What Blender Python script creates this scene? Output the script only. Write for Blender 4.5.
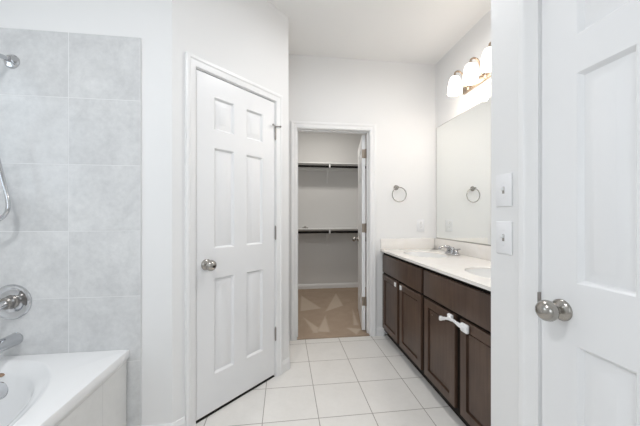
import bpy, bmesh, math, random
from mathutils import Vector, Matrix
PI = math.pi
S = bpy.context.scene
COL = S.collection
for o in list(bpy.data.objects):
    bpy.data.objects.remove(o)

# ------------------------------------------------------------------ camera
cd = bpy.data.cameras.new('camera')
cd.sensor_width = 36.0
cd.lens = 284.0 / 640.0 * 36.0
cd.shift_y = 3.3 / 640.0
cd.clip_start = 0.02
cam = bpy.data.objects.new('camera', cd)
cam.location = (0, 0, 1.19)
cam.rotation_euler = (PI / 2, 0, -math.radians(7.22))
COL.objects.link(cam)
S.camera = cam
# ------------------------------------------------------------------ world and light
S.view_settings.view_transform = 'Standard'
S.view_settings.look = 'None'
S.view_settings.gamma = 1.0
S.view_settings.use_curve_mapping = False
S.view_settings.exposure = 0.10
W = bpy.data.worlds.new('sky')
S.world = W
W.use_nodes = True
W.node_tree.nodes['Background'].inputs[0].default_value = (0.75, 0.87, 1.0, 1)
W.node_tree.nodes['Background'].inputs[1].default_value = 0.5


def area(name, loc, rot, sx, sy, power, col, spread=None):
    l = bpy.data.lights.new(name, 'AREA')
    l.shape = 'RECTANGLE'
    l.size = sx
    l.size_y = sy
    l.energy = power
    l.color = col
    if spread:
        l.spread = spread
    o = bpy.data.objects.new(name, l)
    o.location = loc
    o.rotation_euler = rot
    COL.objects.link(o)
    return o


# daylight through the two windows (outside the panes, shining in)
area('daylight_left', (-2.10, 0.70, 1.80), (0, -PI / 2, 0), 1.0, 1.2, 7, (0.82, 0.93, 1.0))
area('daylight_back', (-0.65, -1.95, 1.55), (PI / 2, 0, 0), 1.5, 1.5, 18, (0.88, 0.95, 1.0))
# unseen ceiling lamps added as fill: floor, passage and closet
CEILING_FILL_W = 16
HALL_FILL_W = 8
CLOSET_FILL_W = 9.8
SHADE_EMIT = 4.8
BULB_W = 0.9

# ------------------------------------------------------------------ materials


def newmat(name):
    m = bpy.data.materials.new(name)
    m.use_nodes = True
    nt = m.node_tree
    return m, nt, nt.nodes['Principled BSDF']


def N(nt, t, **kw):
    n = nt.nodes.new(t)
    for k, v in kw.items():
        setattr(n, k, v)
    return n


def mth(nt, op, a, b=None, c=None):
    n = nt.nodes.new('ShaderNodeMath')
    n.operation = op
    for i, v in enumerate((a, b, c)):
        if v is None:
            continue
        if isinstance(v, (int, float)):
            n.inputs[i].default_value = v
        else:
            nt.links.new(v, n.inputs[i])
    return n.outputs[0]


def mixc(nt, fac, a, b):
    n = nt.nodes.new('ShaderNodeMix')
    n.data_type = 'RGBA'
    for idx, v in ((0, fac), (6, a), (7, b)):
        if isinstance(v, (int, float)):
            n.inputs[idx].default_value = v
        elif isinstance(v, tuple):
            n.inputs[idx].default_value = (*v, 1)
        else:
            nt.links.new(v, n.inputs[idx])
    return n.outputs[2]


def ramp(nt, val, stops):
    r = nt.nodes.new('ShaderNodeValToRGB')
    e = r.color_ramp.elements
    while len(e) < len(stops):
        e.new(0.5)
    for i, (p, c) in enumerate(stops):
        e[i].position = p
        e[i].color = (*c, 1)
    nt.links.new(val, r.inputs[0])
    return r.outputs[0]


def noise(nt, scale, detail=4, rough=0.5, vec=None, dist=0.0):
    n = nt.nodes.new('ShaderNodeTexNoise')
    n.inputs['Scale'].default_value = scale
    n.inputs['Detail'].default_value = detail
    n.inputs['Roughness'].default_value = rough
    n.inputs['Distortion'].default_value = dist
    if vec is None:
        g = nt.nodes.new('ShaderNodeNewGeometry')
        vec = g.outputs['Position']
    nt.links.new(vec, n.inputs['Vector'])
    return n.outputs['Fac']


def bump(nt, bs, height, strength, dist):
    b = nt.nodes.new('ShaderNodeBump')
    b.inputs['Strength'].default_value = strength
    b.inputs['Distance'].default_value = dist
    nt.links.new(height, b.inputs['Height'])
    nt.links.new(b.outputs[0], bs.inputs['Normal'])


def paint(name, col, rough, bscale=0, bstr=0.0, var=0.015):
    m, nt, bs = newmat(name)
    f = noise(nt, 2.5, 3)
    lo = tuple(c * (1 - var) for c in col)
    hi = tuple(min(1, c * (1 + var)) for c in col)
    nt.links.new(mixc(nt, f, lo, hi), bs.inputs['Base Color'])
    bs.inputs['Roughness'].default_value = rough
    if bscale:
        bump(nt, bs, noise(nt, bscale, 3), bstr, 0.002)
    return m


def metal(name, col, rough, brushed=False):
    m, nt, bs = newmat(name)
    f = noise(nt, 40, 2)
    nt.links.new(mixc(nt, f, tuple(c * .93 for c in col), col), bs.inputs['Base Color'])
    bs.inputs['Metallic'].default_value = 1
    bs.inputs['Roughness'].default_value = rough
    return m


def tiles(name, base, dark, grout, axes, pitch, off, gw, rough, mottle=1.0, bumpd=0.0015):
    m, nt, bs = newmat(name)
    g = nt.nodes.new('ShaderNodeNewGeometry')
    sep = nt.nodes.new('ShaderNodeSeparateXYZ')
    nt.links.new(g.outputs['Position'], sep.inputs[0])
    masks, cells = [], []
    for ax, p, o in zip(axes, pitch, off):
        t = mth(nt, 'DIVIDE', mth(nt, 'SUBTRACT', sep.outputs[ax], o), p)
        cells.append(mth(nt, 'FLOOR', t))
        fr = mth(nt, 'FRACT', t)
        d = mth(nt, 'MINIMUM', fr, mth(nt, 'SUBTRACT', 1.0, fr))
        masks.append(mth(nt, 'LESS_THAN', mth(nt, 'MULTIPLY', d, p), gw / 2))
    gm = mth(nt, 'MAXIMUM', masks[0], masks[1])
    cv = nt.nodes.new('ShaderNodeCombineXYZ')
    nt.links.new(cells[0], cv.inputs[0])
    nt.links.new(cells[1], cv.inputs[1])
    wn = nt.nodes.new('ShaderNodeTexWhiteNoise')
    nt.links.new(cv.outputs[0], wn.inputs['Vector'])
    add = nt.nodes.new('ShaderNodeVectorMath')
    add.operation = 'MULTIPLY_ADD'
    nt.links.new(wn.outputs['Color'], add.inputs[0])
    add.inputs[1].default_value = (20, 20, 20)
    nt.links.new(g.outputs['Position'], add.inputs[2])
    n1 = noise(nt, 4.5, 6, 0.62, add.outputs[0], 0.8)
    n2 = noise(nt, 38, 4, 0.6, add.outputs[0])
    f = mth(nt, 'MULTIPLY_ADD', n2, 0.35, mth(nt, 'MULTIPLY', n1, 0.65))
    f = mth(nt, 'MULTIPLY_ADD', mth(nt, 'SUBTRACT', f, 0.5), 2.6 * mottle, 0.5)
    f = mth(nt, 'MULTIPLY_ADD', mth(nt, 'SUBTRACT', wn.outputs['Value'], 0.5), 0.18, f)
    cl = nt.nodes.new('ShaderNodeClamp')
    nt.links.new(f, cl.inputs[0])
    c = mixc(nt, cl.outputs[0], dark, base)
    nt.links.new(mixc(nt, gm, c, grout), bs.inputs['Base Color'])
    r = mth(nt, 'MULTIPLY_ADD', gm, 0.5, rough)
    nt.links.new(r, bs.inputs['Roughness'])
    bump(nt, bs, mth(nt, 'SUBTRACT', 1.0, gm), 0.5, bumpd)
    return m


M = {}
M['wall'] = paint('wall_paint', (0.84, 0.838, 0.835), 0.6, 180, 0.10)
M['ceiling'] = paint('ceiling_paint', (0.88, 0.875, 0.865), 0.8, 120, 0.15)
M['trim'] = paint('trim_paint', (0.87, 0.87, 0.87), 0.32)
M['door'] = paint('door_paint', (0.86, 0.863, 0.87), 0.33, 60, 0.03)
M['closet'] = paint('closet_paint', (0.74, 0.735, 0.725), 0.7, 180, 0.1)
M['plate'] = paint('switch_plastic', (0.86, 0.86, 0.87), 0.3)
M['acrylic'] = paint('tub_acrylic', (0.86, 0.865, 0.87), 0.12)
M['white_plastic'] = paint('white_plastic', (0.88, 0.88, 0.88), 0.35)
M['walltile'] = tiles('grey_wall_tile', (0.76, 0.765, 0.765), (0.58, 0.585, 0.59), (0.78, 0.785, 0.79), (0, 2), (0.343, 0.3405),
                      (-0.746, 0.433), 0.0032, 0.22, 1.15)
M['aprontile'] = tiles('grey_apron_tile', (0.84, 0.84, 0.825), (0.74, 0.74, 0.73), (0.70, 0.70, 0.69), (1, 2), (0.343, 0.3405),
                       (1.397, 0.433), 0.004, 0.3, 0.75)
M['floortile'] = tiles('beige_floor_tile', (0.86, 0.84, 0.81), (0.77, 0.75, 0.715), (0.36, 0.33, 0.30), (0, 1), (0.327, 0.329),
                       (0.203, 1.662), 0.0045, 0.28, 0.75, 0.001)
M['nickel'] = metal('brushed_nickel', (0.42, 0.40, 0.37), 0.22)
M['dark_nickel'] = metal('dark_nickel', (0.33, 0.31, 0.29), 0.28)
M['chrome'] = metal('polished_chrome', (0.62, 0.63, 0.65), 0.07)
M['faucet'] = metal('dull_chrome', (0.48, 0.48, 0.49), 0.15)
M['hinge'] = metal('satin_hinge', (0.42, 0.40, 0.37), 0.35)
M['bronze'] = metal('dull_bronze_hinge', (0.30, 0.255, 0.21), 0.4)
M['lamp_metal'] = metal('warm_nickel', (0.42, 0.33, 0.25), 0.3)
M['brass'] = metal('aged_brass', (0.36, 0.24, 0.17), 0.3)
M['black'] = paint('black_metal', (0.008, 0.007, 0.007), 0.7)
M['black'].node_tree.nodes['Principled BSDF'].inputs['Specular IOR Level'].default_value = 0.15
M['gapdark'] = paint('painted_gap_shade', (0.02, 0.018, 0.016), 0.9)
M['shelf'] = paint('shelf_white', (0.80, 0.80, 0.79), 0.4)
M['rubber'] = paint('dark_rubber', (0.03, 0.03, 0.03), 0.6)

# cultured marble
m, nt, bs = newmat('cream_marble')
f = noise(nt, 6, 6, 0.6, None, 1.5)
nt.links.new(ramp(nt, f, [(0.3, (0.86, 0.825, 0.78)), (0.7, (0.90, 0.875, 0.845))]), bs.inputs['Base Color'])
bs.inputs['Roughness'].default_value = 0.16
M['marble'] = m
m, nt, bs = newmat('white_basin')
f = noise(nt, 5, 3)
nt.links.new(mixc(nt, f, (0.80, 0.80, 0.79), (0.84, 0.84, 0.83)), bs.inputs['Base Color'])
bs.inputs['Roughness'].default_value = 0.12
M['basin'] = m
# espresso wood
m, nt, bs = newmat('espresso_wood')
g = nt.nodes.new('ShaderNodeNewGeometry')
mp = nt.nodes.new('ShaderNodeMapping')
mp.inputs['Scale'].default_value = (30, 30, 2.2)
nt.links.new(g.outputs['Position'], mp.inputs[0])
f = noise(nt, 1.6, 6, 0.65, mp.outputs[0], 0.6)
f2 = noise(nt, 3.0, 3, 0.5)
f = mth(nt, 'MULTIPLY_ADD', f2, 0.5, mth(nt, 'MULTIPLY', f, 0.5))
nt.links.new(ramp(nt, f, [(0.3, (0.040, 0.022, 0.015)), (0.7, (0.125, 0.076, 0.053))]), bs.inputs['Base Color'])
bs.inputs['Roughness'].default_value = 0.34
M['wood'] = m
m, nt, bs = newmat('espresso_frame')
f = noise(nt, 12, 4)
nt.links.new(mixc(nt, f, (0.007, 0.005, 0.004), (0.014, 0.009, 0.007)), bs.inputs['Base Color'])
bs.inputs['Roughness'].default_value = 0.6
bs.inputs['Specular IOR Level'].default_value = 0.15
M['frame'] = m
# mirror
m, nt, bs = newmat('mirror_glass')
bs.inputs['Base Color'].default_value = (0.90, 0.915, 0.90, 1)
bs.inputs['Metallic'].default_value = 1
bs.inputs['Roughness'].default_value = 0.0
M['mirror'] = m
# window glass: thin, mostly clear
m = bpy.data.materials.new('window_glass')
m.use_nodes = True
nt = m.node_tree
nt.nodes.clear()
out = N(nt, 'ShaderNodeOutputMaterial')
mx = N(nt, 'ShaderNodeMixShader')
tr = N(nt, 'ShaderNodeBsdfTransparent')
gl = N(nt, 'ShaderNodeBsdfGlossy')
gl.inputs['Roughness'].default_value = 0.02
mx.inputs[0].default_value = 0.06
nt.links.new(tr.outputs[0], mx.inputs[1])
nt.links.new(gl.outputs[0], mx.inputs[2])
nt.links.new(mx.outputs[0], out.inputs[0])
M['glass'] = m
# lit glass shade


def emit(name, col, strength):
    m, nt, bs = newmat(name)
    bs.inputs['Base Color'].default_value = (0.85, 0.83, 0.80, 1)
    bs.inputs['Roughness'].default_value = 0.3
    f = noise(nt, 20, 2)
    nt.links.new(mixc(nt, f, tuple(c * .96 for c in col), col), bs.inputs['Emission Color'])
    bs.inputs['Emission Strength'].default_value = strength
    return m


M['shade'] = emit('lit_frosted_glass', (1.0, 0.91, 0.82), SHADE_EMIT)
M['dome'] = emit('lit_dome_glass', (1.0, 0.97, 0.92), 2.0)
# carpet: colour comes from the pile-direction attribute of its mesh
m, nt, bs = newmat('beige_carpet')
at = N(nt, 'ShaderNodeAttribute')
at.attribute_name = 'pile'
f = noise(nt, 260, 3, 0.7)
f2 = noise(nt, 7, 4, 0.6)
f = mth(nt, 'MULTIPLY_ADD', f2, 0.5, mth(nt, 'MULTIPLY', f, 0.6))
base = ramp(nt, f, [(0.25, (0.33, 0.245, 0.18)), (0.8, (0.47, 0.365, 0.275))])
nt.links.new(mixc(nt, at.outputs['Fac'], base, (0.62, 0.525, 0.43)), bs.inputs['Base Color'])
bs.inputs['Roughness'].default_value = 1.0
bump(nt, bs, noise(nt, 300, 3, 0.7), 0.8, 0.004)
M['carpet'] = m

# ------------------------------------------------------------------ mesh helpers


class MB:
    def __init__(s):
        s.bm = bmesh.new()

    def _add(s, verts, faces, T=None):
        vs = [s.bm.verts.new((T @ Vector(v)) if T else v) for v in verts]
        fs = []
        for f in faces:
            try:
                fs.append(s.bm.faces.new([vs[i] for i in f]))
            except ValueError:
                pass
        return vs, fs

    def box(s, x0, x1, y0, y1, z0, z1, bev=0.0, seg=2, T=None):
        t = bmesh.new()
        co = [(x, y, z) for x in (x0, x1) for y in (y0, y1) for z in (z0, z1)]
        v = [t.verts.new(c) for c in co]
        for f in ((0, 1, 3, 2), (4, 6, 7, 5), (0, 4, 5, 1), (2, 3, 7, 6), (0, 2, 6, 4), (1, 5, 7, 3)):
            t.faces.new([v[i] for i in f])
        if bev > 0:
            bmesh.ops.bevel(t, geom=list(t.edges), offset=bev, segments=seg, affect='EDGES', profile=0.5)
        t.verts.index_update()
        s._add([tuple(q.co) for q in t.verts], [[q.index for q in f.verts] for f in t.faces], T)
        t.free()
        return s

    def rings(s, rings, cap0=True, cap1=True, closed=True):
        n = len(rings[0])
        V = [p for r in rings for p in r]
        F = []
        for i in range(len(rings) - 1):
            for j in range(n if closed else n - 1):
                k = (j + 1) % n
                F.append((i * n + j, i * n + k, (i + 1) * n + k, (i + 1) * n + j))
        if cap0:
            F.append(tuple(range(n))[::-1])
        if cap1:
            b = (len(rings) - 1) * n
            F.append(tuple(b + j for j in range(n)))
        s._add(V, F)
        return s

    def lathe(s, prof, origin=(0, 0, 0), axis=(0, 0, 1), n=28, cap0=True, cap1=True):
        q = Vector((0, 0, 1)).rotation_difference(Vector(axis).normalized())
        o = Vector(origin)
        rs = []
        for r, h in prof:
            r = max(r, 1e-4)
            rs.append([o + q @ Vector((r * math.cos(2 * PI * i / n), r * math.sin(2 * PI * i / n), h)) for i in range(n)])
        return s.rings(rs, cap0, cap1)

    def tube(s, pts, r, n=12, smooth=True, sub=6):
        P = [Vector(p) for p in pts]
        if smooth and len(P) > 2:
            Q = []
            for i in range(len(P) - 1):
                p0 = P[max(i - 1, 0)]
                p1, p2 = P[i], P[i + 1]
                p3 = P[min(i + 2, len(P) - 1)]
                for k in range(sub):
                    t = k / sub
                    Q.append(0.5 * ((2 * p1) + (p2 - p0) * t + (2 * p0 - 5 * p1 + 4 * p2 - p3) * t * t + (3 * p1 - p0 - 3 * p2 + p3) * t ** 3))
            Q.append(P[-1])
            P = Q
        up = None
        rs = []
        for i, p in enumerate(P):
            d = (P[min(i + 1, len(P) - 1)] - P[max(i - 1, 0)]).normalized()
            if up is None:
                up = d.orthogonal().normalized()
            up = (up - d * up.dot(d)).normalized()
            w = d.cross(up)
            rr = r(i / (len(P) - 1)) if callable(r) else r
            rs.append([p + rr * (math.cos(2 * PI * j / n) * up + math.sin(2 * PI * j / n) * w) for j in range(n)])
        return s.rings(rs)

    def torus(s, c, R, r, axis=(0, 0, 1), n=48, k=10):
        q = Vector((0, 0, 1)).rotation_difference(Vector(axis).normalized())
        c = Vector(c)
        V, F = [], []
        for i in range(n):
            a = 2 * PI * i / n
            for j in range(k):
                b = 2 * PI * j / k
                V.append(c + q @ Vector(((R + r * math.cos(b)) * math.cos(a), (R + r * math.cos(b)) * math.sin(a), r * math.sin(b))))
                F.append((i * k + j, ((i + 1) % n) * k + j, ((i + 1) % n) * k + (j + 1) % k, i * k + (j + 1) % k))
        s._add(V, F)
        return s

    def build(s, name, mat, parent=None, loc=None, rotz=0.0, smooth=35, **props):
        me = bpy.data.meshes.new(name)
        bmesh.ops.recalc_face_normals(s.bm, faces=s.bm.faces)
        s.bm.to_mesh(me)
        s.bm.free()
        me.materials.append(mat)
        if smooth:
            for p in me.polygons:
                p.use_smooth = True
            me.set_sharp_from_angle(angle=math.radians(smooth))
        o = bpy.data.objects.new(name, me)
        COL.objects.link(o)
        if parent:
            o.parent = parent
        if loc:
            o.location = loc
        o.rotation_euler = (0, 0, rotz)
        for k, v in props.items():
            o[k] = v
        return o


def thing(name, label, cat, loc=(0, 0, 0), rotz=0.0, group=None):
    o = bpy.data.objects.new(name, None)
    o.empty_display_size = 0.05
    COL.objects.link(o)
    o.location = loc
    o.rotation_euler = (0, 0, rotz)
    o['label'] = label
    o['category'] = cat
    if group:
        o['group'] = group
    return o


def copy_tree(o, parent=None):
    c = o.copy()
    COL.objects.link(c)
    c.parent = parent
    for ch in [x for x in bpy.data.objects if x.parent == o]:
        copy_tree(ch, c)
    return c


def struct(name, mb, mat, loc=None, rotz=0.0, label=None, smooth=None):
    o = mb.build(name, mat, None, loc, rotz, smooth=smooth or 0)
    o['kind'] = 'structure'
    if label:
        o['label'] = label
    return o


def wall(name, loc, rotz, length, height, th, openings=(), mat=None, z0=0.0):
    """local x along the wall, room side at y=0 looking to -y, body to +y; jigsaw of boxes round the openings"""
    mb = MB()
    xs = sorted({0.0, length, *[a for o in openings for a in o[:2]]})
    for a, b in zip(xs, xs[1:]):
        cut = [o for o in openings if o[0] <= a + 1e-6 and o[1] >= b - 1e-6]
        if not cut:
            mb.box(a, b, 0, th, z0, height)
        else:
            _, _, lo, hi = cut[0]
            if lo > z0 + 0.01:
                mb.box(a, b, 0, th, z0, lo)
            mb.box(a, b, 0, th, hi, height)
    return struct(name, mb, mat or M['wall'], loc, rotz)


R45 = PI / 4
H = 2.745
X_R, Y_F, X_SIDE, Y_T, X_L, Y_B, X_N = 1.54, 2.74, 0.035, 1.606, -1.87, -1.6, 0.84
# ------------------------------------------------------------------ structure
struct('floor', MB().box(-1.99, 1.66, -1.72, 2.74, -0.1, 0), M['floortile'])
struct('ceiling', MB().box(-1.99, 1.66, -1.72, 4.74, H, H + 0.1), M['ceiling'])
# carpet in the closet with pile marks
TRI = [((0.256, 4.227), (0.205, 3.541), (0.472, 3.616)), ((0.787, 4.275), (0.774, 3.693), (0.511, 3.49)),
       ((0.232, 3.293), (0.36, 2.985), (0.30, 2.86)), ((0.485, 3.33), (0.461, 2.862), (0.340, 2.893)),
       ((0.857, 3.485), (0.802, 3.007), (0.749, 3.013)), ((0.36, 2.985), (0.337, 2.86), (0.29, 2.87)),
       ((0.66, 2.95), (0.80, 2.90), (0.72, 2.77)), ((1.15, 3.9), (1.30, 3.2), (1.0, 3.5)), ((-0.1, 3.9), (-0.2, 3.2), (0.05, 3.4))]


def tri_d(p, T):
    x, y = p
    best = 1e9
    a = sum((T[i][0] * T[(i + 1) % 3][1] - T[(i + 1) % 3][0] * T[i][1]) for i in range(3))
    sg = 1 if a > 0 else -1
    for i in range(3):
        (x0, y0), (x1, y1) = T[i], T[(i + 1) % 3]
        L = math.hypot(x1 - x0, y1 - y0)
        best = min(best, sg * ((x1 - x0) * (y - y0) - (y1 - y0) * (x - x0)) / L)
    return best


mb = MB()
nx, ny = 150, 134
x0, x1, y0, y1 = -0.45, 1.54, 2.74, 4.62
V = [(x0 + (x1 - x0) * i / nx, y0 + (y1 - y0) * j / ny, 0.009) for j in range(ny + 1) for i in range(nx + 1)]
F = [(j * (nx + 1) + i, j * (nx + 1) + i + 1, (j + 1) * (nx + 1) + i + 1, (j + 1) * (nx + 1) + i) for j in range(ny) for i in range(nx)]
me = bpy.data.meshes.new('closet_carpet')
rnd = random.Random(4)
V = [(a, b, c + rnd.uniform(-0.001, 0.001)) for a, b, c in V]
b0 = len(V)
V += [(x0, y0, -0.1), (x1, y0, -0.1), (x1, y1, -0.1), (x0, y1, -0.1)]
F += [(b0, b0 + 3, b0 + 2, b0 + 1), (0, b0, b0 + 1, nx) , (ny * (nx + 1), (ny + 1) * (nx + 1) - 1, b0 + 2, b0 + 3)]
me.from_pydata(V, [], F)
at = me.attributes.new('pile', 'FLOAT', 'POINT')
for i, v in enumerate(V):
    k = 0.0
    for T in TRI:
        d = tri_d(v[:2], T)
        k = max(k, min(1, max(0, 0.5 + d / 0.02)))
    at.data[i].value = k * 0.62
me.materials.append(M['carpet'])
o = bpy.data.objects.new('floor_closet', me)
COL.objects.link(o)
o['kind'] = 'structure'

wall('wall_tub', (X_L, Y_T, 0), 0, -0.594 - X_L, H, 0.12)
wall('wall_diagonal', (-0.594, Y_T, 0), R45, 0.8895, H, 0.12, [(0.112, 0.768, 0, 2.058)])
wall('wall_side', (X_SIDE, 2.235, 0), PI / 2, 0.505, H, 0.10)
wall('wall_far', (-1.87, Y_F, 0), 0, X_R + 1.87, H, 0.12, [(0.105 + 1.87, 0.866 + 1.87, 0, 2.058)])
wall('wall_right', (X_R, 4.74, 0), -PI / 2, 6.46, H, 0.12)
wall('wall_near', (X_N, 1.065, 0), -PI / 2, 2.665, H, 0.12, [(0.210, 0.863, 0, 2.058)])
wall('wall_return', (X_R, 1.065, 0), PI, 0.58, H, 0.12)
wall('wall_left', (X_L, -1.72, 0), PI / 2, 4.58, H, 0.12, [(1.85, 2.95, 1.30, 2.25)])
wall('wall_back', (X_R, Y_B, 0), PI, 3.41, H, 0.12, [(1.54, 2.84, 0.85, 2.20)])
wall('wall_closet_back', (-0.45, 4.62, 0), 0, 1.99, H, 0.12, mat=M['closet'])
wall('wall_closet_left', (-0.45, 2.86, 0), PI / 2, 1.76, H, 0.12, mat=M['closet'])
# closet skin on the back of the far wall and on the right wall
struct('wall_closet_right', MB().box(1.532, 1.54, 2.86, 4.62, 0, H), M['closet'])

# tiled surround above and beside the tub
struct('wall_tile', MB().box(X_L, -0.746, Y_T - 0.010, Y_T, 0, 2.127, 0.002), M['walltile'])
struct('wall_tile_left', MB().box(X_L, X_L + 0.010, 0.0, Y_T - 0.010, 0.47, 1.24, 0.002), M['aprontile'])


# windows with frames and panes
def window(name, loc, rotz, w, h):
    mb = MB()
    t = 0.05
    mb.box(0, w, 0.04, 0.10, 0, t, 0.004)
    mb.box(0, w, 0.04, 0.10, h - t, h, 0.004)
    mb.box(0, t, 0.04, 0.10, t, h - t, 0.004)
    mb.box(w - t, w, 0.04, 0.10, t, h - t, 0.004)
    mb.box(t, w - t, 0.05, 0.09, h / 2 - 0.02, h / 2 + 0.02, 0.004)
    o = struct(name, mb, M['trim'], loc, rotz)
    MB().box(t, w - t, 0.067, 0.071, t, h - t).build('pane', M['glass'], o, smooth=0)
    MB().box(-0.03, w + 0.03, -0.03, 0.04, -0.025, 0, 0.005).build('window_sill', M['trim'], o)


window('window_1', (X_L, 0.13, 1.30), PI / 2, 1.10, 0.95)
window('window_2', (0.0, Y_B, 0.85), PI, 1.30, 1.35)


# casings and jambs round the door openings
def casing(name, loc, rotz, x0, x1, h, cw=0.058, jamb=0.12, back=False, stop=0.040, g=0.005):
    mb = MB()
    prof = [(0, 0), (0, 0.008), (0.008, 0.011), (cw * 0.55, 0.013), (cw * 0.68, 0.018), (cw * 0.92, 0.018), (cw, 0.014), (cw, 0)]
    for side in ((-1, 0.0),) + (((1, jamb),) if back else ()):
        sg, yy = side
        rs = []
        for (w, d) in prof:
            y = yy + sg * d
            rs.append([(x0 - w, y, 0), (x0 - w, y, h + w), (x1 + w, y, h + w), (x1 + w, y, 0)])
        V = [p for r in rs for p in r]
        F = []
        n = len(prof)
        for i in range(n):
            k = (i + 1) % n
            for j in range(3):
                F.append((i * 4 + j, i * 4 + j + 1, k * 4 + j + 1, k * 4 + j))
        F.append(tuple(i * 4 for i in range(n)))
        F.append(tuple(i * 4 + 3 for i in range(n))[::-1])
        mb._add(V, F)
    jt = 0.018
    a, b, hh = x0 + g, x1 - g, h - g
    mb.box(a - jt, a, 0, jamb, 0, hh + jt)
    mb.box(b, b + jt, 0, jamb, 0, hh + jt)
    mb.box(a, b, 0, jamb, hh, hh + jt)
    if stop:
        mb.box(a, a + 0.010, stop, stop + 0.03, 0, hh - 0.010)
        mb.box(b - 0.010, b, stop, stop + 0.03, 0, hh - 0.010)
        mb.box(a, b, stop, stop + 0.03, hh - 0.010, hh)
    return struct(name, mb, M['trim'], loc, rotz, smooth=25)


def base_profile(h=0.085, t=0.013):
    return [(0, 0), (t, 0), (t, h * 0.72), (t * 0.75, h * 0.80), (t * 0.55, h * 0.95), (t * 0.3, h), (0, h)]


def baseboard(name, pts):
    """pts run with the wall on the left, the room on the right"""
    P = [Vector((x, y)) for x, y in pts]
    mb = MB()
    pr = base_profile()
    n = len(pr)
    rs = []
    for i, p in enumerate(P):
        d0 = (P[i] - P[i - 1]).normalized() if i else None
        d1 = (P[i + 1] - P[i]).normalized() if i < len(P) - 1 else None
        nn = [Vector((d.y, -d.x)) for d in (d0, d1) if d]
        m_ = sum(nn, Vector((0, 0))).normalized()
        k = 1 / max(0.3, m_.dot(nn[0]))
        rs.append([(p.x + m_.x * w * k, p.y + m_.y * w * k, z) for w, z in pr])
    mb.rings(rs)
    return struct(name, mb, M['trim'], smooth=25)


def dg(s, y=0.0):  # point on the diagonal wall
    q = math.sqrt(0.5)
    return (-0.594 + (s - y) * q, Y_T + (s + y) * q)


casing('trim_1', (-0.594, Y_T, 0), R45, 0.128, 0.752, 2.043)
casing('trim_2', (0, Y_F, 0), 0, 0.121, 0.849, 2.043, back=True, stop=0.045)
tn = casing('trim_3', (X_N, 1.065, 0), -PI / 2, 0.2245, 0.851, 2.043, cw=0.072, g=0.002)
struct('door_gap_shade', MB().box(0.135, 0.745, 0.003, 0.10, 0.0, 0.005), M['gapdark'], (-0.594, Y_T, 0), R45, label='dark strip painting the shaded gap under the diagonal door')  # near-black strip stands in for the shade below the door
baseboard('baseboard_tub', [(-0.746, Y_T), (-0.594, Y_T), dg(0.068)])
baseboard('baseboard_corner', [dg(0.812), (X_SIDE, 2.235), (X_SIDE, Y_F), (0.062, Y_F)])
baseboard('baseboard_far', [(0.910, Y_F), (0.995, Y_F)])
baseboard('baseboard_closet', [(-0.45, 2.86), (-0.45, 4.62), (1.532, 4.62), (1.532, 2.88)])
baseboard('baseboard_near', [(X_N, 0.20), (X_N, Y_B), (X_L, Y_B), (X_L, 0.0)])


# ------------------------------------------------------------------ six-panel doors
def door_mesh(w, h, t=0.035, z0=0.018):
    st, ms = 0.114, 0.098
    pw = (w - 2 * st - ms) / 2
    xs = [(st, st + pw), (st + pw + ms, w - st)]
    zs = [(0.235, 0.815), (0.995, 1.605), (1.715, 1.912)]
    mb = MB()
    bm = mb.bm
    for side in (0, 1):
        y0 = 0.0 if side == 0 else t
        dr = 1 if side == 0 else -1
        gx = [0, *[v for p in xs for v in p], w]
        gz = [z0, *[v for p in zs for v in p], h]
        for i in range(5):
            for j in range(7):
                if i in (1, 3) and j in (1, 3, 5):
                    continue
                mb._add([(gx[i], y0, gz[j]), (gx[i + 1], y0, gz[j]), (gx[i + 1], y0, gz[j + 1]), (gx[i], y0, gz[j + 1])], [(0, 1, 2, 3)])
        for (a, b) in xs:
            for (c, d) in zs:
                rs = []
                for ins, dep in ((0, 0), (0.003, 0.002), (0.008, 0.0110), (0.011, 0.0135), (0.014, 0.0135), (0.043, 0.0020), (0.045, 0.0015)):
                    y = y0 + dr * dep
                    rs.append([(a + ins, y, c + ins), (b - ins, y, c + ins), (b - ins, y, d - ins), (a + ins, y, d - ins)])
                mb.rings(rs, cap0=False, cap1=True)
    # edges of the slab
    mb._add([(0, 0, z0), (w, 0, z0), (w, t, z0), (0, t, z0), (0, 0, h), (w, 0, h), (w, t, h), (0, t, h)],
            [(0, 3, 2, 1), (4, 5, 6, 7), (0, 4, 7, 3), (1, 2, 6, 5)])
    bmesh.ops.remove_doubles(bm, verts=bm.verts, dist=1e-5)
    return mb


def knob_mesh(x, z, y0, sg):
    prof = [(0.0325, 0), (0.0325, 0.004), (0.030, 0.008), (0.020, 0.013), (0.0125, 0.017), (0.0115, 0.026), (0.0125, 0.030), (0.022, 0.033),
            (0.0295, 0.041), (0.0318, 0.050), (0.0300, 0.060), (0.0240, 0.069), (0.0150, 0.0745), (0.0080, 0.0765), (0.001, 0.077)]
    return MB().lathe(prof, (x, y0, z), (0, sg, 0), 36)


def hinge_mesh(x, z, y, flip=1):
    mb = MB()
    mb.lathe([(0.0065, -0.045), (0.0065, 0.045)], (x, y, z), (0, 0, 1), 12)
    mb.lathe([(0.004, 0.045), (0.005, 0.05), (0.002, 0.053)], (x, y, z), (0, 0, 1), 12)
    mb.lathe([(0.002, -0.053), (0.005, -0.05), (0.004, -0.045)], (x, y, z), (0, 0, 1), 12)
    return mb


def door(name, loc, rotz, w, knob_x, both=False):
    o = struct(name, door_mesh(w, 2.032), M['door'], loc, rotz, smooth=30)
    knob_mesh(knob_x, 0.905, 0, -1).build('door_knob', M['nickel'], o, smooth=50)
    if both:
        knob_mesh(knob_x, 0.905, 0.035, 1).build('door_knob', M['nickel'], o, smooth=50)
    return o


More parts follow.
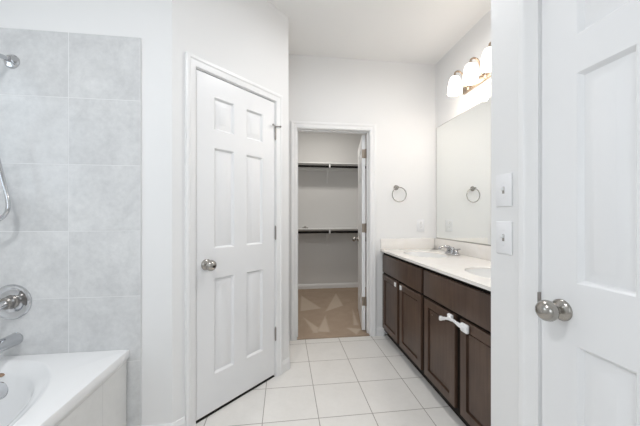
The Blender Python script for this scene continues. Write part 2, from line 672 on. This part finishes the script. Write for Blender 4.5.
d1 = door('door_1', (*dg(0.136, 0.002), 0), R45, 0.608, 0.062)
d1['label'] = 'closed white six-panel door in the diagonal wall'
for z in (1.808, 1.068, 0.318):
    hinge_mesh(0.612, z, -0.006).build('hinge', M['dark_nickel'], d1)
mb = MB()
mb.tube([(0.578, -0.022, 1.858), (0.612, -0.010, 1.856), (0.640, -0.030, 1.858)], 0.0035, 10, smooth=False)
mb.lathe([(0.008, 0), (0.008, 0.008)], (0.578, -0.022, 1.858), (-0.6, 0.8, 0), 12)
mb.lathe([(0.007, 0), (0.007, 0.007)], (0.640, -0.030, 1.858), (0.5, 0.8, 0), 12)
mb.build('door_stop', M['dark_nickel'], d1, label='hinge pin door stop')
d3 = door('door_3', (X_N, 0.8355, 0), -PI / 2, 0.608, 0.070, both=True)
d3['label'] = 'closed white six-panel door at the right edge, nearest the camera'
# latch strike on the near jamb
mb = MB()
mb.box(0.2250, 0.2295, -0.011, 0.012, 0.902, 0.940, 0.001)
mb.build('strike_plate', M['dark_nickel'], tn, label='dark metal strike plate')
# open closet door
fx, fy = 0.939, 3.545
a = math.atan2(-0.979, -0.2014)
d2 = door('door_2', (fx, fy, 0), a, 0.709, 0.062, both=True)
d2['label'] = 'white six-panel closet door standing open into the closet'
for z in (1.835, 1.07, 0.315):
    mb = MB()
    mb.box(0.709, 0.7120, 0.001, 0.036, z - 0.045, z + 0.045)
    mb.lathe([(0.0085, -0.047), (0.0085, 0.047)], (0.715, 0.038, z), (0, 0, 1), 12)
    mb.box(0.7135, 0.7155, 0.040, 0.060, z - 0.045, z + 0.045)
    mb.build('hinge', M['bronze'], d2)

# ------------------------------------------------------------------ bathtub


def sup(cx, cy, a, b, n, k=96):
    r = []
    for i in range(k):
        t = 2 * PI * i / k
        c, s_ = math.cos(t), math.sin(t)
        r.append((cx + a * math.copysign(abs(c) ** (2 / n), c), cy + b * math.copysign(abs(s_) ** (2 / n), s_)))
    return r


def plate_ring(cx, cy, x0, x1, y0, y1, ring, z):
    """outer rectangle points radially matched to an inner ring"""
    o = []
    for (x, y) in ring:
        dx, dy = x - cx, y - cy
        t = 1e9
        if dx > 1e-9:
            t = min(t, (x1 - cx) / dx)
        if dx < -1e-9:
            t = min(t, (x0 - cx) / dx)
        if dy > 1e-9:
            t = min(t, (y1 - cy) / dy)
        if dy < -1e-9:
            t = min(t, (y0 - cy) / dy)
        o.append([cx + dx * t, cy + dy * t, z])
    for cxn, cyn in ((x0, y0), (x0, y1), (x1, y0), (x1, y1)):
        i = min(range(len(o)), key=lambda i: (o[i][0] - cxn) ** 2 + (o[i][1] - cyn) ** 2)
        o[i] = [cxn, cyn, z]
    return [tuple(p) for p in o]


tub = thing('bathtub', 'white acrylic drop-in garden bathtub with oval basin set in a tiled apron', 'bathtub', (0, 0, 0))
tx0, tx1, ty0, ty1 = X_L + 0.010, -0.801, 0.04, Y_T - 0.010
tcx, tcy = -1.345, 0.845
mb = MB()
lip = sup(tcx, tcy, 0.466, 0.700, 2.3)
rings = []
rings.append(plate_ring(tcx, tcy, tx0, tx1 - 0.001, ty0, ty1, lip, 0.455))
rings.append(plate_ring(tcx, tcy, tx0, tx1, ty0, ty1, lip, 0.461))
rings.append(plate_ring(tcx, tcy, tx0, tx1, ty0, ty1, lip, 0.487))
rings.append(plate_ring(tcx, tcy, tx0 + 0.003, tx1 - 0.004, ty0 + 0.004, ty1 - 0.001, lip, 0.4945))
rings.append(plate_ring(tcx, tcy, tx0 + 0.010, tx1 - 0.014, ty0 + 0.012, ty1 - 0.002, lip, 0.496))
for a_, b_, z, n_ in ((0.474, 0.708, 0.496, 2.3), (0.467, 0.701, 0.4950, 2.3), (0.459, 0.693, 0.490, 2.3), (0.446, 0.680, 0.480, 2.3), (0.425, 0.664, 0.468, 2.35),
                      (0.402, 0.650, 0.455, 2.35), (0.386, 0.640, 0.438, 2.4), (0.374, 0.630, 0.41, 2.4), (0.358, 0.610, 0.36, 2.5), (0.335, 0.575, 0.26, 2.5), (0.31, 0.535, 0.14, 2.6),
                      (0.285, 0.50, 0.085, 2.6), (0.25, 0.46, 0.062, 2.6), (0.17, 0.35, 0.055, 2.5), (0.05, 0.10, 0.052, 2.2)):
    yf = tcy + b_ if z > 0.493 else 1.545 - (0.4955 - z) * 0.8 if z > 0.45 else 1.509 - (0.45 - z) * 0.12 if z > 0.1 else 1.44 - (0.10 - z) * 2.0
    yc = yf - b_ if z > 0.058 else 1.0
    rings.append([(x, y, z) for x, y in sup(tcx, yc, a_, b_, n_)])
mb.rings(rings, cap0=False, cap1=True)
o = mb.build('tub_shell', M['acrylic'], tub, smooth=50)
yw = 1.499
MB().lathe([(0.040, 0), (0.040, 0.006), (0.036, 0.011), (0.012, 0.012), (0.001, 0.0125)], (-1.313, yw + 0.006, 0.378), (0, -1, 0.2), 32).build(
    'overflow_plate', M['chrome'], tub, smooth=40, label='round chrome overflow plate')
MB().lathe([(0.018, 0), (0.018, 0.002), (0.011, 0.005), (0.001, 0.006)], (-1.316, yw + 0.016, 0.449), (0, -0.55, 0.83), 24).build(
    'overflow_cap', M['brass'], tub, smooth=40, label='small brass coloured cap')
MB().lathe([(0.03, 0), (0.03, 0.004), (0.02, 0.007), (0.001, 0.008)], (tcx, 1.05, 0.053), (0, 0, 1), 24).build('drain', M['chrome'], tub, smooth=40)
mb = MB()
mb.box(-0.90, -0.813, 0.05, 1.594, 0, 0.455)
mb.box(X_L + 0.01, -0.90, 0.05, 0.13, 0, 0.455)
struct('wall_apron', mb, M['aprontile'], label='grey tiled apron closing the front of the bathtub')

# ------------------------------------------------------------------ tub fittings
t = thing('shower_valve', 'round chrome shower valve with lever handle on the grey tile above the tub spout', 'shower valve', (-1.342, Y_T - 0.010, 0.764))
MB().lathe([(0.087, 0), (0.087, 0.004), (0.083, 0.010), (0.076, 0.012), (0.069, 0.010), (0.060, 0.006), (0.040, 0.008), (0.036, 0.010)],
           (0, 0, 0), (0, -1, 0), 56).build('escutcheon', M['chrome'], t, smooth=30)
MB().lathe([(0.034, 0.0), (0.034, 0.014), (0.029, 0.020), (0.029, 0.040), (0.022, 0.046), (0.001, 0.048)], (0.008, -0.006, 0.004), (0, -1, 0), 32).build(
    'handle_hub', M['dark_nickel'], t, smooth=30)
mb = MB()
mb.tube([(0.006, -0.045, 0.003), (0.0, -0.066, -0.004), (-0.008, -0.074, -0.022), (-0.016, -0.074, -0.052), (-0.022, -0.072, -0.082)],
        lambda u: 0.019 - 0.012 * u, 16)
mb.build('lever', M['chrome'], t, smooth=50)

t = thing('tub_spout', 'chrome tub spout projecting from the grey tile over the bathtub', 'tub spout', (-1.325, Y_T - 0.010, 0.580))
mb = MB()
rs = []
for i in range(14):
    u = i / 13
    y = -0.150 * u
    r1 = 0.031 - 0.003 * u
    zc = -0.004 * u * u
    rs.append([(r1 * math.cos(q), y, zc + r1 * math.sin(q)) for q in [2 * PI * k / 24 for k in range(24)]])
mb.rings(rs)
mb.lathe([(0.016, 0), (0.015, 0.018)], (0, -0.128, -0.026), (0, 0, -1), 20)
mb.build('spout_body', M['chrome'], t, smooth=50)
MB().lathe([(0.032, 0), (0.032, 0.004), (0.027, 0.008)], (0, 0, 0), (0, -1, 0), 28).build('flange', M['chrome'], t, smooth=30)

t = thing('shower_fixture', 'chrome shower arm and round wall flange at top left of the grey tile', 'shower arm', (-1.343, Y_T - 0.010, 1.960))
MB().lathe([(0.035, 0), (0.035, 0.004), (0.030, 0.011), (0.016, 0.015), (0.0125, 0.016)], (0, 0, 0), (0, -1, 0), 32).build('flange', M['chrome'], t, smooth=30)
MB().tube([(0, -0.005, 0), (0, -0.05, -0.002), (0, -0.11, -0.022), (0, -0.16, -0.05), (0, -0.20, -0.085)], 0.0105, 16).build('arm_pipe', M['chrome'], t, smooth=50)
mb = MB().lathe([(0.016, 0), (0.020, 0.01), (0.020, 0.035), (0.014, 0.045)], (0, -0.195, -0.08), (0, -0.55, -0.83), 20)
mb.build('diverter', M['chrome'], t, smooth=40)
t = thing('hand_shower', 'silver shower hose looping down the grey tile at the left edge', 'shower hose', (-1.352, 1.34, 1.87))
B = Vector((-1.352, 1.34, 1.87))
path = [(-1.343, 1.365, 1.805), (-1.344, 1.40, 1.765), (-1.343, 1.45, 1.70), (-1.342, 1.49, 1.58), (-1.318, 1.50, 1.44), (-1.291, 1.50, 1.32), (-1.279, 1.50, 1.245),
        (-1.287, 1.50, 1.205), (-1.315, 1.50, 1.175), (-1.36, 1.50, 1.160), (-1.41, 1.49, 1.18), (-1.44, 1.47, 1.26), (-1.45, 1.43, 1.45), (-1.43, 1.36, 1.66), (-1.40, 1.32, 1.74)]
MB().tube([Vector(p) - B for p in path], 0.0085, 12, sub=12).build('hose', M['chrome'], t, smooth=60)
MB().tube([(-0.048, -0.02, -0.13), (-0.02, -0.05, -0.04), (0.0, -0.10, 0.06)], 0.012, 12).build('hand_grip', M['chrome'], t, smooth=60)
MB().lathe([(0.014, 0), (0.045, 0.02), (0.05, 0.035), (0.045, 0.04), (0.001, 0.041)], (0.0, -0.09, 0.07), (0, -0.6, -0.8), 28).build('spray_head', M['chrome'], t, smooth=40)

# ------------------------------------------------------------------ vanity
van = thing('vanity_cabinet', 'long dark espresso vanity cabinet with shaker doors under the cream countertop', 'cabinet', (1.26, 1.90, 0))
O = Vector((1.26, 1.90, 0))


def L(x0, x1, y0, y1, z0, z1):
    return (x0 - O.x, x1 - O.x, y0 - O.y, y1 - O.y, z0, z1)


VY0, VY1 = 1.068, 2.738
mb = MB()
mb.box(*L(0.990, 1.538, VY0, VY1, 0.055, 0.7), 0.001, 1)
mb.box(*L(0.990, 1.022, VY0, VY1, 0.7, 0.840))
mb.box(*L(1.022, 1.538, VY0, VY0 + 0.018, 0.7, 0.840))
mb.box(*L(1.022, 1.538, VY1 - 0.018, VY1, 0.7, 0.840))
mb.build('body', M['frame'], van, smooth=0)
MB().box(*L(1.026, 1.05, VY0, VY1, 0.0, 0.055)).build('toe_kick', M['frame'], van, smooth=0)


def slab(y0, y1, z0, z1, name='drawer_front'):
    mb = MB()
    mb.box(*L(0.970, 0.990, y0, y1, z0, z1), 0.004, 2)
    return mb.build(name, M['wood'], van, smooth=30)


def shaker(y0, y1, z0, z1):
    mb = MB()
    fr = 0.052
    xa, xb = 0.970, 0.990
    ring = []
    for ins, x in ((0, xb), (0, xa + 0.003), (0.003, xa), (fr, xa), (fr + 0.002, xa + 0.016), (fr + 0.009, xa + 0.016), (fr + 0.011, xa + 0.009)):
        ring.append([(x - O.x, y0 + ins - O.y, z0 + ins), (x - O.x, y1 - ins - O.y, z0 + ins), (x - O.x, y1 - ins - O.y, z1 - ins), (x - O.x, y0 + ins - O.y, z1 - ins)])
    mb.rings(ring, cap0=True, cap1=True)
    return mb.build('door', M['wood'], van, smooth=25)


slab(1.920, 2.722, 0.640, 0.814)
slab(1.075, 1.885, 0.640, 0.814)
dz0, dz1 = 0.088, 0.622
dA = shaker(2.356, 2.722, dz0, dz1)
dB = shaker(1.926, 2.306, dz0, dz1)
dC = shaker(1.520, 1.876, dz0, dz1)
dD = shaker(1.085, 1.468, dz0, dz1)
for d_, y in ((dA, 2.385), (dB, 2.268)):
    MB().box(*L(0.960, 0.970, y - 0.014, y + 0.014, 0.575, 0.612), 0.003).build('latch_pad', M['white_plastic'], d_, label='small white adhesive latch pad')
MB().lathe([(0.004, 0), (0.004, 0.0015), (0.002, 0.002)], (0.970 - O.x, 1.765 - O.y, 0.540), (-1, 0, 0), 12).build('screw', M['hinge'], dC)

t = thing('safety_latch', 'white plastic child safety strap latch across two vanity doors', 'latch', (0.964, 1.525, 0.59))
O2 = Vector((0.964, 1.55, 0.59))
sp = [(0.952, 1.672, 0.562), (0.948, 1.63, 0.574), (0.946, 1.58, 0.592), (0.946, 1.53, 0.602), (0.946, 1.48, 0.598), (0.950, 1.43, 0.592)]
mb = MB()
P_ = [Vector(p) - O2 for p in sp]
rs = []
for i in range(31):
    u = i / 30 * (len(P_) - 1)
    k = min(int(u), len(P_) - 2)
    f_ = u - k
    p0, p1, p2, p3 = P_[max(k - 1, 0)], P_[k], P_[k + 1], P_[min(k + 2, len(P_) - 1)]
    p = 0.5 * ((2 * p1) + (p2 - p0) * f_ + (2 * p0 - 5 * p1 + 4 * p2 - p3) * f_ ** 2 + (3 * p1 - p0 - 3 * p2 + p3) * f_ ** 3)
    hw = 0.011 + (0.004 if i < 5 else 0) - (0.003 if 8 < i < 24 else 0)
    if i in (0, 30):
        hw *= 0.6
    rs.append([(p.x - 0.004, p.y, p.z - hw * .8), (p.x - 0.004, p.y, p.z + hw * .8), (p.x - 0.002, p.y, p.z + hw), (p.x + 0.004, p.y, p.z + hw), (p.x + 0.004, p.y, p.z - hw), (p.x - 0.002, p.y, p.z - hw)])
mb.rings(rs)
mb.build('strap', M['white_plastic'], t, smooth=40)
MB().box(0.949 - O2.x, 0.9695 - O2.x, 1.548 - O2.y, 1.590 - O2.y, 0.583 - O2.z, 0.622 - O2.z, 0.008, 3).build('latch_base', M['white_plastic'], t)
MB().box(0.948 - O2.x, 0.9695 - O2.x, 1.405 - O2.y, 1.465 - O2.y, 0.568 - O2.z, 0.615 - O2.z, 0.009, 3).build('latch_base', M['white_plastic'], t)

ct = thing('countertop', 'cream cultured marble vanity countertop with two oval sinks and backsplash', 'countertop', (1.25, 1.90, 0.860))
O3 = Vector((1.25, 1.90, 0.860))
cx0, cx1 = 0.953, 1.5385
SK = [(1.225, 2.350), (1.235, 1.480)]
mb = MB()
for (sx, sy), (ya, yb) in zip(SK, ((1.905, VY1), (VY0, 1.905))):
    lip = sup(sx, sy, 0.165, 0.225, 2.1, 72)
    rr = [plate_ring(sx, sy, cx0, cx1, ya, yb, lip, 0.860), [(x, y, 0.860) for x, y in sup(sx, sy, 0.168, 0.228, 2.1, 72)], [(x, y, 0.8575) for x, y in lip],
          [(x, y, 0.840) for x, y in sup(sx, sy, 0.163, 0.223, 2.1, 72)]]
    rr = [[tuple(Vector(p) - O3) for p in r] for r in rr]
    mb.rings(rr, cap0=False, cap1=False)
a = (cx0 - O3.x, cx1 - O3.x, VY0 - O3.y, VY1 - O3.y)
# front, side and underside strips of the slab
mb._add([(a[0], a[2], 0), (a[0], a[3], 0), (a[0], a[3], -0.019), (a[0], a[2], -0.019)], [(0, 1, 2, 3)])
mb._add([(a[0], a[2], -0.019), (a[0], a[3], -0.019), (a[0] + 0.05, a[3], -0.019), (a[0] + 0.05, a[2], -0.019)], [(0, 1, 2, 3)])
mb._add([(a[0], a[2], 0), (a[1], a[2], 0), (a[1], a[2], -0.019), (a[0], a[2], -0.019)], [(0, 1, 2, 3)])
mb._add([(a[0], a[3], 0), (a[1], a[3], 0), (a[1], a[3], -0.019), (a[0], a[3], -0.019)], [(0, 1, 2, 3)])
bmesh.ops.remove_doubles(mb.bm, verts=mb.bm.verts, dist=1e-5)
mb.build('slab', M['marble'], ct, smooth=30)
for sx, sy in SK:
    mb = MB()
    rr = []
    for a_, b_, z in ((0.163, 0.223, 0.848), (0.158, 0.217, 0.833), (0.148, 0.205, 0.803), (0.125, 0.18, 0.763), (0.09, 0.14, 0.733), (0.05, 0.07, 0.723), (0.02, 0.02, 0.72)):
        rr.append([tuple(Vector((x, y, z)) - O3) for x, y in sup(sx, sy, a_, b_, 2.1, 72)])
    mb.rings(rr, cap0=False, cap1=True)
    o = mb.build('sink_basin', M['basin'], ct, smooth=60, label='white oval sink basin')
    MB().lathe([(0.022, 0), (0.022, 0.003), (0.015, 0.006), (0.001, 0.007)], Vector((sx, sy, 0.7205)) - O3, (0, 0, 1), 20).build('drain', M['chrome'], o, smooth=40)
MB().box(1.521 - O3.x, 1.539 - O3.x, VY0 - O3.y, VY1 - O3.y, 0.0, 0.107, 0.004).build('backsplash', M['marble'], ct)
MB().box(cx0 + 0.002 - O3.x, 1.520 - O3.x, 2.721 - O3.y, 2.7385 - O3.y, 0.0, 0.107, 0.004).build('backsplash', M['marble'], ct)

# faucet
fa = thing('sink_faucet', 'chrome two handle faucet behind the far sink', 'faucet', (1.430, 2.270, 0.860))
mb = MB()
mb.box(-0.026, 0.026, -0.078, 0.078, 0, 0.018, 0.009, 3)
mb.lathe([(0.024, 0.014), (0.020, 0.03), (0.018, 0.058), (0.012, 0.066)], (0, 0, 0), (0, 0, 1), 20)
mb.build('faucet_body', M['faucet'], fa)
MB().tube([(0, 0, 0.045), (-0.03, 0, 0.066), (-0.075, 0, 0.072), (-0.112, 0, 0.062), (-0.118, 0, 0.050)], lambda u: 0.015 - 0.004 * u, 16).build('spout', M['faucet'], fa, smooth=60)
for s_ in (-1, 1):
    h_ = MB().lathe([(0.023, 0.014), (0.021, 0.028), (0.016, 0.040), (0.018, 0.048), (0.014, 0.056), (0.001, 0.058)], (0, s_ * 0.053, 0), (0, 0, 1), 20)
    h_.tube([(0, s_ * 0.053, 0.046), (0.0, s_ * 0.085, 0.056), (0.0, s_ * 0.105, 0.060)], 0.006, 10)
    h_.build('handle', M['faucet'], fa)

# mirror
mi = thing('wall_mirror', 'large frameless mirror on the right wall above the vanity', 'mirror', (X_R, 1.89, 0.972))
MB().box(-0.006, -0.001, -0.810, 0.815, 0.0, 1.112).build('mirror_glass', M['mirror'], mi, smooth=0)
mb = MB()
mb.box(-0.009, -0.0005, -0.812, 0.817, -0.005, 0.004)
mb.box(-0.0065, -0.0008, 0.815, 0.818, 0.0, 1.112)
mb.box(-0.0065, -0.0008, -0.812, 0.817, 1.112, 1.1145)
mb.build('edge_channel', M['hinge'], mi, smooth=0)

# vanity light
vl = thing('vanity_light', 'brushed nickel vanity light bar with lit frosted bell shades above the mirror', 'wall light', (X_R, 1.89, 2.26))
MB().box(-0.026, -0.0005, -0.37, 0.37, -0.030, 0.030, 0.008, 3).build('back_plate', M['lamp_metal'], vl)
for y in (0.30, 0.10, -0.10, -0.30):
    ar = MB()
    ar.lathe([(0.022, 0), (0.022, 0.006), (0.012, 0.014)], (-0.019, y, -0.005), (-1, 0, 0), 20)
    ar.tube([(-0.03, y, -0.005), (-0.055, y, 0.02), (-0.062, y, 0.085), (-0.085, y, 0.122), (-0.112, y, 0.130), (-0.135, y, 0.118), (-0.140, y, 0.095)], 0.0075, 10)
    ar.lathe([(0.024, 0.0), (0.024, 0.012), (0.012, 0.024), (0.006, 0.030)], (-0.140, y, 0.074), (0, 0, 1), 20)
    ar.build('arm', M['lamp_metal'], vl, smooth=50)
    sh = MB().lathe([(0.022, 0.085), (0.030, 0.078), (0.040, 0.058), (0.048, 0.025), (0.053, -0.015), (0.056, -0.055), (0.054, -0.055), (0.050, -0.015), (0.044, 0.025),
                     (0.036, 0.056), (0.026, 0.074), (0.018, 0.080)], (-0.140, y, 0), (0, 0, 1), 28, cap0=False, cap1=False)
    so = sh.build('lamp_shade', M['shade'], vl, smooth=60, label='frosted bell shade, lit')
    bl = bpy.data.lights.new('bulb_light', 'POINT')
    bl.energy = BULB_W
    bl.color = (1.0, 0.88, 0.76)
    bl.shadow_soft_size = 0.03
    bo = bpy.data.objects.new('bulb_light', bl)
    COL.objects.link(bo)
    bo.parent = vl
    bo.location = (-0.140, y, -0.075)
    MB().lathe([(0.012, 0.075), (0.014, 0.05), (0.026, 0.015), (0.028, -0.005), (0.020, -0.028), (0.001, -0.036)], (-0.140, y, 0), (0, 0, 1), 20).build('bulb', M['shade'], so, smooth=60)

# towel ring
tr_ = thing('towel_ring', 'brushed nickel towel ring on the far wall left of the mirror', 'towel ring', (1.118, Y_F, 1.478))
mb = MB()
mb.lathe([(0.026, 0), (0.026, 0.004), (0.018, 0.012), (0.012, 0.03), (0.013, 0.046), (0.008, 0.052), (0.001, 0.053)], (0, -0.0005, 0), (0, -1, 0), 24)
mb.build('wall_post', M['nickel'], tr_)
MB().torus((0.018, -0.040, -0.072), 0.072, 0.0045, (0, 1, 0)).build('ring', M['nickel'], tr_, smooth=60)


# plates
def plate(name, label, cat, loc, rotz, kind):
    t = thing(name, label, cat, loc, rotz)
    MB().box(-0.0395, 0.0395, -0.006, -0.0003, -0.062, 0.062, 0.0025, 2).build('cover_plate', M['plate'], t)
    if kind == 'switch':
        mb = MB()
        MB().box(-0.0055, 0.0055, -0.0068, -0.005, -0.013, 0.013, 0.0006, 1).build('toggle_slot', M['hinge'], t)
        mb.box(-0.0045, 0.0045, -0.020, -0.006, -0.001, 0.011, 0.0015, 2)
        mb.build('toggle', M['white_plastic'], t)
    else:
        for z in (0.024, -0.019):
            o = MB().box(-0.016, 0.016, -0.008, -0.005, z - 0.015, z + 0.015, 0.005, 2).build('socket', M['white_plastic'], t)
            mb = MB()
            mb.box(-0.0075, -0.0055, -0.0084, -0.0078, z - 0.002, z + 0.006)
            mb.box(0.0055, 0.0075, -0.0084, -0.0078, z - 0.002, z + 0.006)
            mb.box(-0.002, 0.002, -0.0084, -0.0078, z - 0.009, z - 0.006)
            mb.build('slots', M['hinge'], o, smooth=0)
    for z in ((0.030, -0.030) if kind == 'switch' else (0,)):
        MB().lathe([(0.0032, 0), (0.0032, 0.001), (0.001, 0.0014)], (0, -0.0062, z), (0, -1, 0), 12).build('screw', M['plate'], t)


plate('light_switch', 'white toggle light switch on the near right wall, upper of the two', 'light switch', (X_N, 0.992, 1.290), -PI / 2, 'switch')
plate('light_switch', 'white toggle light switch on the near right wall, lower of the two', 'light switch', (X_N, 0.992, 1.108), -PI / 2, 'switch')
plate('power_outlet', 'white duplex power outlet on the far wall above the countertop', 'outlet', (1.378, Y_F, 1.098), 0, 'outlet')

# ------------------------------------------------------------------ closet shelves and rods


def shelf(z, label, grp):
    cx = 0.60
    t = thing('closet_shelf', label, 'closet shelf', (cx, 4.62, z))
    MB().box(-1.049, 0.93, -0.30, -0.001, 0.0, 0.018, 0.002).build('shelf_board', M['shelf'], t)
    MB().box(-1.049, 0.93, -0.018, -0.001, -0.065, 0.0, 0.002).build('cleat', M['shelf'], t)
    for xb in (0.10,):
        mb = MB()
        mb.box(xb - 0.006, xb + 0.006, -0.285, -0.018, -0.014, -0.001)
        mb.box(xb - 0.009, xb + 0.009, -0.030, -0.018, -0.27, 0.0)
        mb.tube([(xb, -0.275, -0.02), (xb, -0.16, -0.10), (xb, -0.028, -0.25)], 0.006, 8)
        mb.box(xb - 0.012, xb + 0.012, -0.292, -0.258, -0.058, 0.0, 0.003)
        mb.torus((xb, -0.275, -0.040), 0.0225, 0.005, (1, 0, 0), 24, 8)
        mb.build('bracket', M['white_plastic'], t, smooth=30)
    r = thing('closet_rod', grp, 'closet rod', (cx, 4.345, z - 0.040))
    mb = MB().tube([(-1.046, 0, 0), (0.93, 0, 0)], 0.0170, 16, smooth=False)
    mb.build('rod', M['black'], r)
    for x in (-1.048, 0.926):
        MB().lathe([(0.024, 0), (0.024, 0.005)], (x, 0, 0), (1, 0, 0), 16).build('rod_socket', M['hinge'], r)


shelf(2.000, 'white closet shelf on the back wall, upper of the two', 'black closet rod under the upper shelf')
shelf(0.985, 'white closet shelf on the back wall, lower of the two', 'black closet rod under the lower shelf')
# small crumpled thing left on the lower shelf
t = thing('hanger_clip', 'small grey hanger clip left on the lower closet shelf', 'clip', (0.322, 4.40, 1.0032))
mb = MB()
mb.tube([(-0.035, 0, 0.008), (-0.01, 0.012, 0.012), (0.02, -0.008, 0.010), (0.045, 0.004, 0.008)], 0.008, 10)
mb.box(-0.012, 0.022, -0.014, 0.014, 0.0, 0.036, 0.006, 2)
mb.build('clip_body', M['hinge'], t)


# ------------------------------------------------------------------ ceiling lamps added out of view for fill light
def dome(loc, r, power, label, col):
    t = thing('ceiling_fill_light', label, 'ceiling light', loc)
    MB().lathe([(r * 1.08, 0), (r * 1.08, -0.02), (r, -0.028)], (0, 0, -0.001), (0, 0, 1), 32, cap0=True, cap1=True).build('canopy', M['lamp_metal'], t)
    MB().lathe([(r * 0.98, -0.029), (r * 0.92, -0.055), (r * 0.7, -0.08), (r * 0.35, -0.095), (0.002, -0.098)], (0, 0, 0), (0, 0, 1), 32).build('glass_dome', M['dome'], t, smooth=60)
    l = bpy.data.lights.new('dome_fill', 'AREA')
    l.shape = 'DISK'
    l.size = r * 1.8
    l.energy = power
    l.color = col
    o = bpy.data.objects.new('dome_fill', l)
    COL.objects.link(o)
    o.parent = t
    o.location = (0, 0, -0.102)


dome((-0.75, 0.25, H), 0.17, CEILING_FILL_W, 'round frosted fill light added unseen over the bathroom floor', (0.97, 0.98, 1.0))  # added lamp, evens out the room's light
dome((0.68, 1.60, H), 0.17, HALL_FILL_W, 'round frosted fill light added unseen over the passage by the vanity', (0.97, 0.98, 1.0))  # added lamp, lifts ambient light at the far end
dome((0.6, 3.65, H), 0.13, CLOSET_FILL_W, 'round frosted fill light added unseen inside the closet', (1.0, 0.96, 0.90))  # added lamp, brightens the closet interior
